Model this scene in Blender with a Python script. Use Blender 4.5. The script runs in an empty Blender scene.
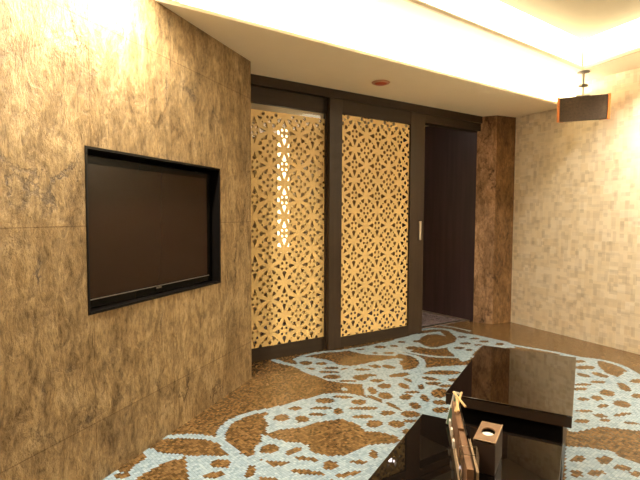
import bpy, bmesh, math, random
import numpy as np
from mathutils import Vector, Matrix, noise
random.seed(5)
COL = bpy.context.scene.collection
PI = math.pi

# ------------------------------------------------------------------ materials
def new_mat(name):
    m = bpy.data.materials.new(name); m.use_nodes = True
    return m, m.node_tree, m.node_tree.nodes['Principled BSDF']
def N(nt, typ, **kw):
    n = nt.nodes.new(typ)
    for k, v in kw.items(): setattr(n, k, v)
    return n
def plain(name, col, rough=.5, metal=0, ior=1.5, coat=0, noise_amt=.06, scale=8, trans=0, spec=.5):
    m, nt, b = new_mat(name)
    tc = N(nt, 'ShaderNodeTexCoord'); nz = N(nt, 'ShaderNodeTexNoise'); nz.inputs['Scale'].default_value = scale
    nz.inputs['Detail'].default_value = 4
    nt.links.new(tc.outputs['Object'], nz.inputs['Vector'])
    r = N(nt, 'ShaderNodeValToRGB')
    r.color_ramp.elements[0].position = .3; r.color_ramp.elements[1].position = .7
    r.color_ramp.elements[0].color = [c*(1-noise_amt) for c in col]+[1]
    r.color_ramp.elements[1].color = [min(1, c*(1+noise_amt)) for c in col]+[1]
    nt.links.new(nz.outputs['Fac'], r.inputs['Fac']); nt.links.new(r.outputs['Color'], b.inputs['Base Color'])
    b.inputs['Roughness'].default_value = rough; b.inputs['Metallic'].default_value = metal
    b.inputs['IOR'].default_value = ior; b.inputs['Coat Weight'].default_value = coat
    b.inputs['Transmission Weight'].default_value = trans; b.inputs['Specular IOR Level'].default_value = spec
    return m
def glow(name, col, s):
    m, nt, b = new_mat(name)
    b.inputs['Base Color'].default_value = (*col, 1)
    b.inputs['Emission Color'].default_value = (*col, 1); b.inputs['Emission Strength'].default_value = s
    return m
def math_node(nt, op, a=None, b=None, c=None):
    n = N(nt, 'ShaderNodeMath', operation=op)
    for i, v in enumerate((a, b, c)):
        if v is None: continue
        if isinstance(v, (int, float)): n.inputs[i].default_value = v
        else: nt.links.new(v, n.inputs[i])
    return n.outputs[0]
def ramp(nt, fac, stops):
    r = N(nt, 'ShaderNodeValToRGB'); els = r.color_ramp.elements
    while len(els) < len(stops): els.new(.5)
    for e_, (p, c) in zip(els, stops): e_.position = p; e_.color = (*c, 1)
    nt.links.new(fac, r.inputs['Fac']); return r.outputs['Color']
def mixc(nt, mode, fac, a, b):
    n = N(nt, 'ShaderNodeMix', data_type='RGBA', blend_type=mode)
    if isinstance(fac, (int, float)): n.inputs[0].default_value = fac
    else: nt.links.new(fac, n.inputs[0])
    for i, v in ((6, a), (7, b)):
        if isinstance(v, tuple): n.inputs[i].default_value = (*v, 1)
        else: nt.links.new(v, n.inputs[i])
    return n.outputs[2]

def stone_material(name, tint=(1, 1, 1), seams=True):
    m, nt, b = new_mat(name)
    tc = N(nt, 'ShaderNodeTexCoord'); L = nt.links.new
    def nz(scale, vec, detail=8, rough=.62, dist=0.0):
        n = N(nt, 'ShaderNodeTexNoise'); n.inputs['Scale'].default_value = scale
        n.inputs['Detail'].default_value = detail; n.inputs['Roughness'].default_value = rough
        n.inputs['Distortion'].default_value = dist; L(vec, n.inputs['Vector']); return n.outputs['Fac']
    mp = N(nt, 'ShaderNodeMapping'); mp.inputs['Scale'].default_value = (1, 1, .45); mp.inputs['Rotation'].default_value = (0, math.radians(-9), 0)
    L(tc.outputs['Object'], mp.inputs['Vector']); V = mp.outputs['Vector']; O = tc.outputs['Object']
    big = nz(1.9, V, 5, .55, .6); mid = nz(8, V, 10, .74, .5); fine = nz(48, V, 7, .8); streak = nz(16, V, 8, .7, 1.2)
    # cracks: warped, mostly upright cell edges, kept only in places
    mp2 = N(nt, 'ShaderNodeMapping'); mp2.inputs['Scale'].default_value = (1, 1, .38); mp2.inputs['Rotation'].default_value = (0, math.radians(-14), 0); L(O, mp2.inputs['Vector'])
    wz = N(nt, 'ShaderNodeTexNoise'); wz.inputs['Scale'].default_value = 5; wz.inputs['Detail'].default_value = 8; wz.inputs['Roughness'].default_value = .7; L(O, wz.inputs['Vector'])
    ws = N(nt, 'ShaderNodeVectorMath', operation='SCALE'); L(wz.outputs['Color'], ws.inputs[0]); ws.inputs['Scale'].default_value = .30
    wa = N(nt, 'ShaderNodeVectorMath', operation='ADD'); L(mp2.outputs[0], wa.inputs[0]); L(ws.outputs[0], wa.inputs[1])
    vo = N(nt, 'ShaderNodeTexVoronoi', feature='DISTANCE_TO_EDGE'); vo.inputs['Scale'].default_value = 3.2; L(wa.outputs[0], vo.inputs['Vector'])
    cm = N(nt, 'ShaderNodeMapRange'); cm.inputs[1].default_value = .0; cm.inputs[2].default_value = .028; cm.inputs[3].default_value = 1; cm.inputs[4].default_value = 0; L(vo.outputs['Distance'], cm.inputs[0])
    gm = N(nt, 'ShaderNodeMapRange'); gm.inputs[1].default_value = .50; gm.inputs[2].default_value = .66; L(nz(2.6, O, 4, .55), gm.inputs[0])
    crack = math_node(nt, 'MULTIPLY', cm.outputs[0], gm.outputs[0])
    def T(c): return tuple(x*t for x, t in zip(c, tint))
    c1 = ramp(nt, mid, [(.30, T((.13, .078, .03))), (.42, T((.30, .20, .092))), (.55, T((.42, .295, .148))), (.72, T((.58, .435, .25)))])
    c2 = ramp(nt, big, [(.32, T((.58, .54, .48))), (.5, T((.90, .87, .82))), (.68, T((1.08, 1.06, 1.02)))])
    c = mixc(nt, 'MULTIPLY', .85, c1, c2)
    c3 = ramp(nt, streak, [(.36, (.45, .42, .38)), (.52, (1, 1, 1)), (.7, (1.12, 1.1, 1.06))])
    c = mixc(nt, 'MULTIPLY', .7, c, c3)
    c4 = ramp(nt, fine, [(.38, (.45, .42, .38)), (.50, (.95, .95, .95)), (.62, (1.25, 1.25, 1.22))])
    c = mixc(nt, 'MULTIPLY', .75, c, c4)
    c = mixc(nt, 'MULTIPLY', crack, c, (.16, .12, .09))
    sx = N(nt, 'ShaderNodeSeparateXYZ'); L(O, sx.inputs[0])
    seam = None
    if seams:
        # x runs back from the wall's end, z up; slabs 0.60 x 0.94
        fx = math_node(nt, 'FRACT', math_node(nt, 'DIVIDE', math_node(nt, 'ADD', sx.outputs[0], .22+.002), .60))
        fz = math_node(nt, 'FRACT', math_node(nt, 'DIVIDE', math_node(nt, 'ADD', sx.outputs[2], .65), .945))
        jx = math_node(nt, 'LESS_THAN', fx, .006); jz = math_node(nt, 'LESS_THAN', fz, .005)
        seam = math_node(nt, 'MAXIMUM', jx, jz)
        c = mixc(nt, 'MULTIPLY', seam, c, (.62, .56, .5))
        # every slab has its own overall tone
        cx = math_node(nt, 'FLOOR', math_node(nt, 'DIVIDE', math_node(nt, 'ADD', sx.outputs[0], .222), .60))
        cz = math_node(nt, 'FLOOR', math_node(nt, 'DIVIDE', math_node(nt, 'ADD', sx.outputs[2], .65), .945))
        cb = N(nt, 'ShaderNodeCombineXYZ'); L(cx, cb.inputs[0]); L(cz, cb.inputs[1])
        wn = N(nt, 'ShaderNodeTexWhiteNoise'); L(cb.outputs[0], wn.inputs['Vector'])
        c = mixc(nt, 'MULTIPLY', 1.0, c, ramp(nt, wn.outputs['Value'], [(0, (.86, .85, .84)), (1, (1.04, 1.04, 1.04))]))
    L(c, b.inputs['Base Color']); b.inputs['Roughness'].default_value = .55; b.inputs['Specular IOR Level'].default_value = .3
    h = math_node(nt, 'ADD', math_node(nt, 'MULTIPLY', mid, .6), math_node(nt, 'MULTIPLY', streak, .35))
    h = math_node(nt, 'ADD', h, math_node(nt, 'MULTIPLY', fine, .13))
    h = math_node(nt, 'SUBTRACT', h, math_node(nt, 'MULTIPLY', crack, .25))
    bp = N(nt, 'ShaderNodeBump'); bp.inputs['Strength'].default_value = .9; bp.inputs['Distance'].default_value = .04
    L(h, bp.inputs['Height']); L(bp.outputs[0], b.inputs['Normal'])
    return m

def wallpaper_material():
    m, nt, b = new_mat('wallpaper'); L = nt.links.new
    tc = N(nt, 'ShaderNodeTexCoord'); sx = N(nt, 'ShaderNodeSeparateXYZ'); L(tc.outputs['Object'], sx.inputs[0])
    def layer(w, h, ox, oz, seed):
        a = math_node(nt, 'FLOOR', math_node(nt, 'DIVIDE', math_node(nt, 'ADD', sx.outputs[0], ox), w))
        c = math_node(nt, 'FLOOR', math_node(nt, 'DIVIDE', math_node(nt, 'ADD', sx.outputs[2], oz), h))
        cb = N(nt, 'ShaderNodeCombineXYZ'); L(a, cb.inputs[0]); L(c, cb.inputs[1]); cb.inputs[2].default_value = seed
        wn = N(nt, 'ShaderNodeTexWhiteNoise'); L(cb.outputs[0], wn.inputs['Vector']); return wn.outputs['Value']
    c = ramp(nt, layer(.085, .08, 0, 0, 1), [(0, (.84, .72, .53)), (.5, (.88, .77, .59)), (1, (.93, .83, .67))])
    c = mixc(nt, 'MULTIPLY', .8, c, ramp(nt, layer(.042, .04, .02, .03, 2), [(0, (.80, .78, .74)), (.35, (1, 1, 1)), (1, (1.03, 1.02, 1))]))
    c = mixc(nt, 'MULTIPLY', .8, c, ramp(nt, layer(.035, .10, .01, .05, 3), [(0, (.84, .82, .80)), (.3, (1, 1, 1)), (1, (1.02, 1.02, 1.02))]))
    c = mixc(nt, 'MULTIPLY', .6, c, ramp(nt, layer(.11, .028, .03, .01, 4), [(0, (.84, .83, .82)), (.3, (1, 1, 1)), (1, (1.02, 1.02, 1.02))]))
    L(c, b.inputs['Base Color']); b.inputs['Roughness'].default_value = .6; b.inputs['Specular IOR Level'].default_value = .25
    return m

TILE = .016
def tile_material(name, c0, c1, c2, rough=.20, bump=.25):
    m, nt, b = new_mat(name); L = nt.links.new
    tc = N(nt, 'ShaderNodeTexCoord'); sx = N(nt, 'ShaderNodeSeparateXYZ'); L(tc.outputs['Object'], sx.inputs[0])
    ux = math_node(nt, 'DIVIDE', sx.outputs[0], TILE); uy = math_node(nt, 'DIVIDE', sx.outputs[1], TILE)
    cb = N(nt, 'ShaderNodeCombineXYZ'); L(math_node(nt, 'FLOOR', ux), cb.inputs[0]); L(math_node(nt, 'FLOOR', uy), cb.inputs[1])
    wn = N(nt, 'ShaderNodeTexWhiteNoise'); L(cb.outputs[0], wn.inputs['Vector'])
    c = ramp(nt, wn.outputs['Value'], [(0, c0), (.45, c1), (1, c2)])
    fx = math_node(nt, 'FRACT', ux); fy = math_node(nt, 'FRACT', uy)
    g = math_node(nt, 'MAXIMUM', math_node(nt, 'LESS_THAN', fx, .10), math_node(nt, 'LESS_THAN', fy, .10))
    c = mixc(nt, 'MIX', math_node(nt, 'MULTIPLY', g, .6), c, tuple(x*.35 for x in c1))
    L(c, b.inputs['Base Color'])
    b.inputs['Roughness'].default_value = rough
    # each tessera sits at its own slight tilt
    mr = N(nt, 'ShaderNodeVectorMath', operation='SUBTRACT'); L(wn.outputs['Color'], mr.inputs[0]); mr.inputs[1].default_value = (.5, .5, .5)
    sc = N(nt, 'ShaderNodeVectorMath', operation='MULTIPLY'); L(mr.outputs[0], sc.inputs[0]); sc.inputs[1].default_value = (bump*.2, bump*.2, 0)
    ge = N(nt, 'ShaderNodeNewGeometry'); ad = N(nt, 'ShaderNodeVectorMath', operation='ADD'); L(ge.outputs['Normal'], ad.inputs[0]); L(sc.outputs[0], ad.inputs[1])
    no = N(nt, 'ShaderNodeVectorMath', operation='NORMALIZE'); L(ad.outputs[0], no.inputs[0]); L(no.outputs[0], b.inputs['Normal'])
    return m
def wood_material(name, col, dark=.6, rough=.35, scale=26, axis=0, coat=0, spec=.5):
    m, nt, b = new_mat(name); L = nt.links.new
    tc = N(nt, 'ShaderNodeTexCoord'); mp = N(nt, 'ShaderNodeMapping')
    s = [1, 1, 1]; s[axis] = .06
    mp.inputs['Scale'].default_value = s; L(tc.outputs['Object'], mp.inputs['Vector'])
    nz = N(nt, 'ShaderNodeTexNoise'); nz.inputs['Scale'].default_value = scale; nz.inputs['Detail'].default_value = 7; L(mp.outputs[0], nz.inputs['Vector'])
    L(ramp(nt, nz.outputs['Fac'], [(.35, tuple(c*dark for c in col)), (.65, col)]), b.inputs['Base Color'])
    b.inputs['Roughness'].default_value = rough; b.inputs['Coat Weight'].default_value = coat; b.inputs['Specular IOR Level'].default_value = spec
    return m
def patch_light(name, energy): pass

M = dict(
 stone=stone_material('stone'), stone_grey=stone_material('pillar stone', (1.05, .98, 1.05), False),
 paper=wallpaper_material(),
 plaster=plain('ceiling plaster', (.93, .83, .63), .9, noise_amt=.01),
 brown=tile_material('brown mosaic', (.065, .034, .011), (.112, .062, .022), (.20, .115, .045)),
 blue=tile_material('pale blue mosaic', (.19, .265, .32), (.25, .335, .395), (.33, .42, .48), rough=.24),
 frame=wood_material('dark frame wood', (.046, .028, .016), .75, .42, axis=2, spec=.25),
 header=wood_material('dark header wood', (.040, .026, .015), .75, .5, axis=0, spec=.2),
 hall=wood_material('aubergine veneer', (.060, .036, .038), .7, .4, axis=2, scale=18),
 gold=plain('gold lattice', (.74, .50, .19), .45, noise_amt=.05, scale=3),
 gold_back=plain('gold lattice behind', (.72, .47, .17), .5, noise_amt=.06, scale=3),
 hallwall=plain('hallway plaster', (.26, .16, .06), .8, noise_amt=.1, scale=2),
 black=plain('black lacquer', (.005, .004, .0035), .3, noise_amt=.05, spec=.15),
 blackglass=plain('dark brown table glass', (.007, .0035, .002), .02, ior=2.3, noise_amt=.05),
 lowglass=plain('black table glass', (.006, .004, .003), .02, ior=1.5, noise_amt=.05, spec=.32),
 sideglass=plain('dark lacquered edge', (.030, .018, .011), .15, ior=1.5),
 matte=plain('matte black', (.008, .007, .006), .5),
 bezel=plain('glossy bezel', (.004, .0035, .003), .15, noise_amt=.02, spec=.06),
 screen=plain('screen glass', (.018, .008, .004), .10, ior=1.45, noise_amt=.02, spec=.22),
 steel=plain('brushed steel', (.62, .57, .50), .3, 1),
 dsteel=plain('grey steel', (.22, .20, .18), .4, .8),
 orange=wood_material('orange cabinet wood', (.62, .20, .045), .7, .4, axis=2),
 cloth=plain('speaker cloth', (.050, .031, .018), .85, scale=60, noise_amt=.3),
 caddy=plain('brown leatherette', (.17, .088, .040), .5, noise_amt=.1, scale=40),
 cup=plain('white porcelain', (.85, .80, .70), .25),
 card=plain('brown menu cover', (.15, .07, .030), .5, noise_amt=.15, scale=30),
 page=plain('cream page edge', (.34, .23, .13), .7, noise_amt=.1, scale=60),
 stick=wood_material('pale stick wood', (.66, .43, .18), .75, .5, axis=2),
 green=plain('green card', (.16, .26, .17), .5), white=plain('pale card edge', (.72, .66, .56), .5),
 red=plain('red plastic', (.50, .09, .035), .35), 
)
m, nt, b = new_mat('clear glass'); b.inputs['Base Color'].default_value = (.97, .95, .9, 1); b.inputs['Roughness'].default_value = .02; b.inputs['Transmission Weight'].default_value = 1; b.inputs['IOR'].default_value = 1.45
M['glass'] = m
m, nt, b = new_mat('clear acrylic'); b.inputs['Base Color'].default_value = (.95, .93, .9, 1); b.inputs['Roughness'].default_value = .05; b.inputs['Transmission Weight'].default_value = 1; b.inputs['IOR'].default_value = 1.3
M['acrylic'] = m
WARM = (1.0, .90, .68)
M['led'] = glow('warm cove light', WARM, 5)
M['led2'] = glow('warm led strip', WARM, 160)
M['hall_led'] = glow('hallway light slot', (1, .82, .52), 3.2)
M['hall_dl2'] = glow('spotlight lens', (1, .86, .62), 5)
M['hall_cool'] = glow('hallway doorway downlight', (1, .88, .86), 26)
M['hall_dl'] = glow('hallway downlight', (1, .84, .68), 6)

# ------------------------------------------------------------------ helpers
def link(name, me, mat, parent=None, loc=None, rotz=None):
    o = bpy.data.objects.new(name, me); COL.objects.link(o)
    for mm in (mat if isinstance(mat, (list, tuple)) else [mat]): me.materials.append(mm)
    if parent: o.parent = parent
    if loc is not None: o.location = loc
    if rotz is not None: o.rotation_euler = (0, 0, rotz)
    return o
def from_bm(name, bm, mat, parent=None, loc=None, rotz=None, smooth=False, bevel=0):
    bmesh.ops.recalc_face_normals(bm, faces=bm.faces)
    me = bpy.data.meshes.new(name); bm.to_mesh(me); bm.free()
    if smooth:
        for p in me.polygons: p.use_smooth = True
    o = link(name, me, mat, parent, loc, rotz)
    if bevel:
        md = o.modifiers.new('bevel', 'BEVEL'); md.width = bevel; md.segments = 2; md.limit_method = 'ANGLE'
    return o
def box(bm, x0, x1, y0, y1, z0, z1):
    v = [bm.verts.new((x, y, z)) for x in (x0, x1) for y in (y0, y1) for z in (z0, z1)]
    for f in ((0, 1, 3, 2), (4, 6, 7, 5), (0, 4, 5, 1), (2, 3, 7, 6), (0, 2, 6, 4), (1, 5, 7, 3)):
        bm.faces.new([v[i] for i in f])
def boxes(name, bl, mat, parent=None, loc=None, rotz=None, bevel=0):
    bm = bmesh.new()
    for q in bl: box(bm, *q)
    return from_bm(name, bm, mat, parent, loc, rotz, bevel=bevel)
def prism(bm, pts, z0, z1):
    a = [bm.verts.new((x, y, z0)) for x, y in pts]; c = [bm.verts.new((x, y, z1)) for x, y in pts]
    bm.faces.new(a); bm.faces.new(c[::-1]); n = len(pts)
    for i in range(n): bm.faces.new((a[i], a[(i+1) % n], c[(i+1) % n], c[i]))
def cyl(bm, c, r, z0, z1, seg=24, r2=None):
    n = seg; r2 = r if r2 is None else r2
    a = [bm.verts.new((c[0]+r*math.cos(2*PI*i/n), c[1]+r*math.sin(2*PI*i/n), z0)) for i in range(n)]
    d = [bm.verts.new((c[0]+r2*math.cos(2*PI*i/n), c[1]+r2*math.sin(2*PI*i/n), z1)) for i in range(n)]
    bm.faces.new(a); bm.faces.new(d[::-1])
    for i in range(n): bm.faces.new((a[i], a[(i+1) % n], d[(i+1) % n], d[i]))
def lathe(bm, prof, seg=28, c=(0, 0)):
    rings = []
    for r, z in prof:
        rings.append([bm.verts.new((c[0]+r*math.cos(2*PI*i/seg), c[1]+r*math.sin(2*PI*i/seg), z)) for i in range(seg)])
    for a, b_ in zip(rings, rings[1:]):
        for i in range(seg): bm.faces.new((a[i], a[(i+1) % seg], b_[(i+1) % seg], b_[i]))
    bm.faces.new(rings[0]); bm.faces.new(rings[-1][::-1])
def tube(bm, p, q, r, seg=8):
    p = Vector(p); q = Vector(q); d = (q-p).normalized(); u = d.orthogonal().normalized(); w = d.cross(u)
    a = [bm.verts.new(p+r*(math.cos(2*PI*i/seg)*u+math.sin(2*PI*i/seg)*w)) for i in range(seg)]
    c = [bm.verts.new(q+r*(math.cos(2*PI*i/seg)*u+math.sin(2*PI*i/seg)*w)) for i in range(seg)]
    bm.faces.new(a); bm.faces.new(c[::-1])
    for i in range(seg): bm.faces.new((a[i], a[(i+1) % seg], c[(i+1) % seg], c[i]))
def empty(name, label, cat, loc, rotz=0, group=None, kind=None):
    o = bpy.data.objects.new(name, None); COL.objects.link(o); o.location = loc; o.rotation_euler = (0, 0, rotz)
    o.empty_display_size = .05
    return tag(o, label, cat, group, kind)
def tag(o, label=None, cat=None, group=None, kind=None):
    if label: o['label'] = label
    if cat: o['category'] = cat
    if group: o['group'] = group
    if kind: o['kind'] = kind
    return o
def S(o, label=None, cat=None): return tag(o, label, cat, kind='structure')

# ------------------------------------------------------------------ plan (metres, camera above the origin, y away from it)
D0 = Vector((-.593, 4.10)); dd = Vector((.829, .559)).normalized(); dn = Vector((dd.y, -dd.x))   # door wall, its run and its room side
DA = math.atan2(dd.y, dd.x)
S1 = Vector((-.538, 3.73)); sd = (Vector((-1.054, 2.287))-S1).normalized()                     # stone wall, running back to the camera
W0 = Vector((2.335, 5.78)); wd = (Vector((3.011, 4.425))-W0).normalized()                      # wallpapered wall
P0 = Vector((2.068, 5.66)); L0 = Vector((1.87, 5.76))
SOF, CEI, TOP = 2.47, 2.68, 2.95
def D(s, n=0): p = D0+dd*s+dn*n; return (p.x, p.y)
def Sw(s, n=0): q = Vector((-sd.y, sd.x)); p = S1+sd*s+q*n; return (p.x, p.y)
YB = -1.0
tS = (YB-S1.y)/sd.y; tW = (YB-W0.y)/wd.y

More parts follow.
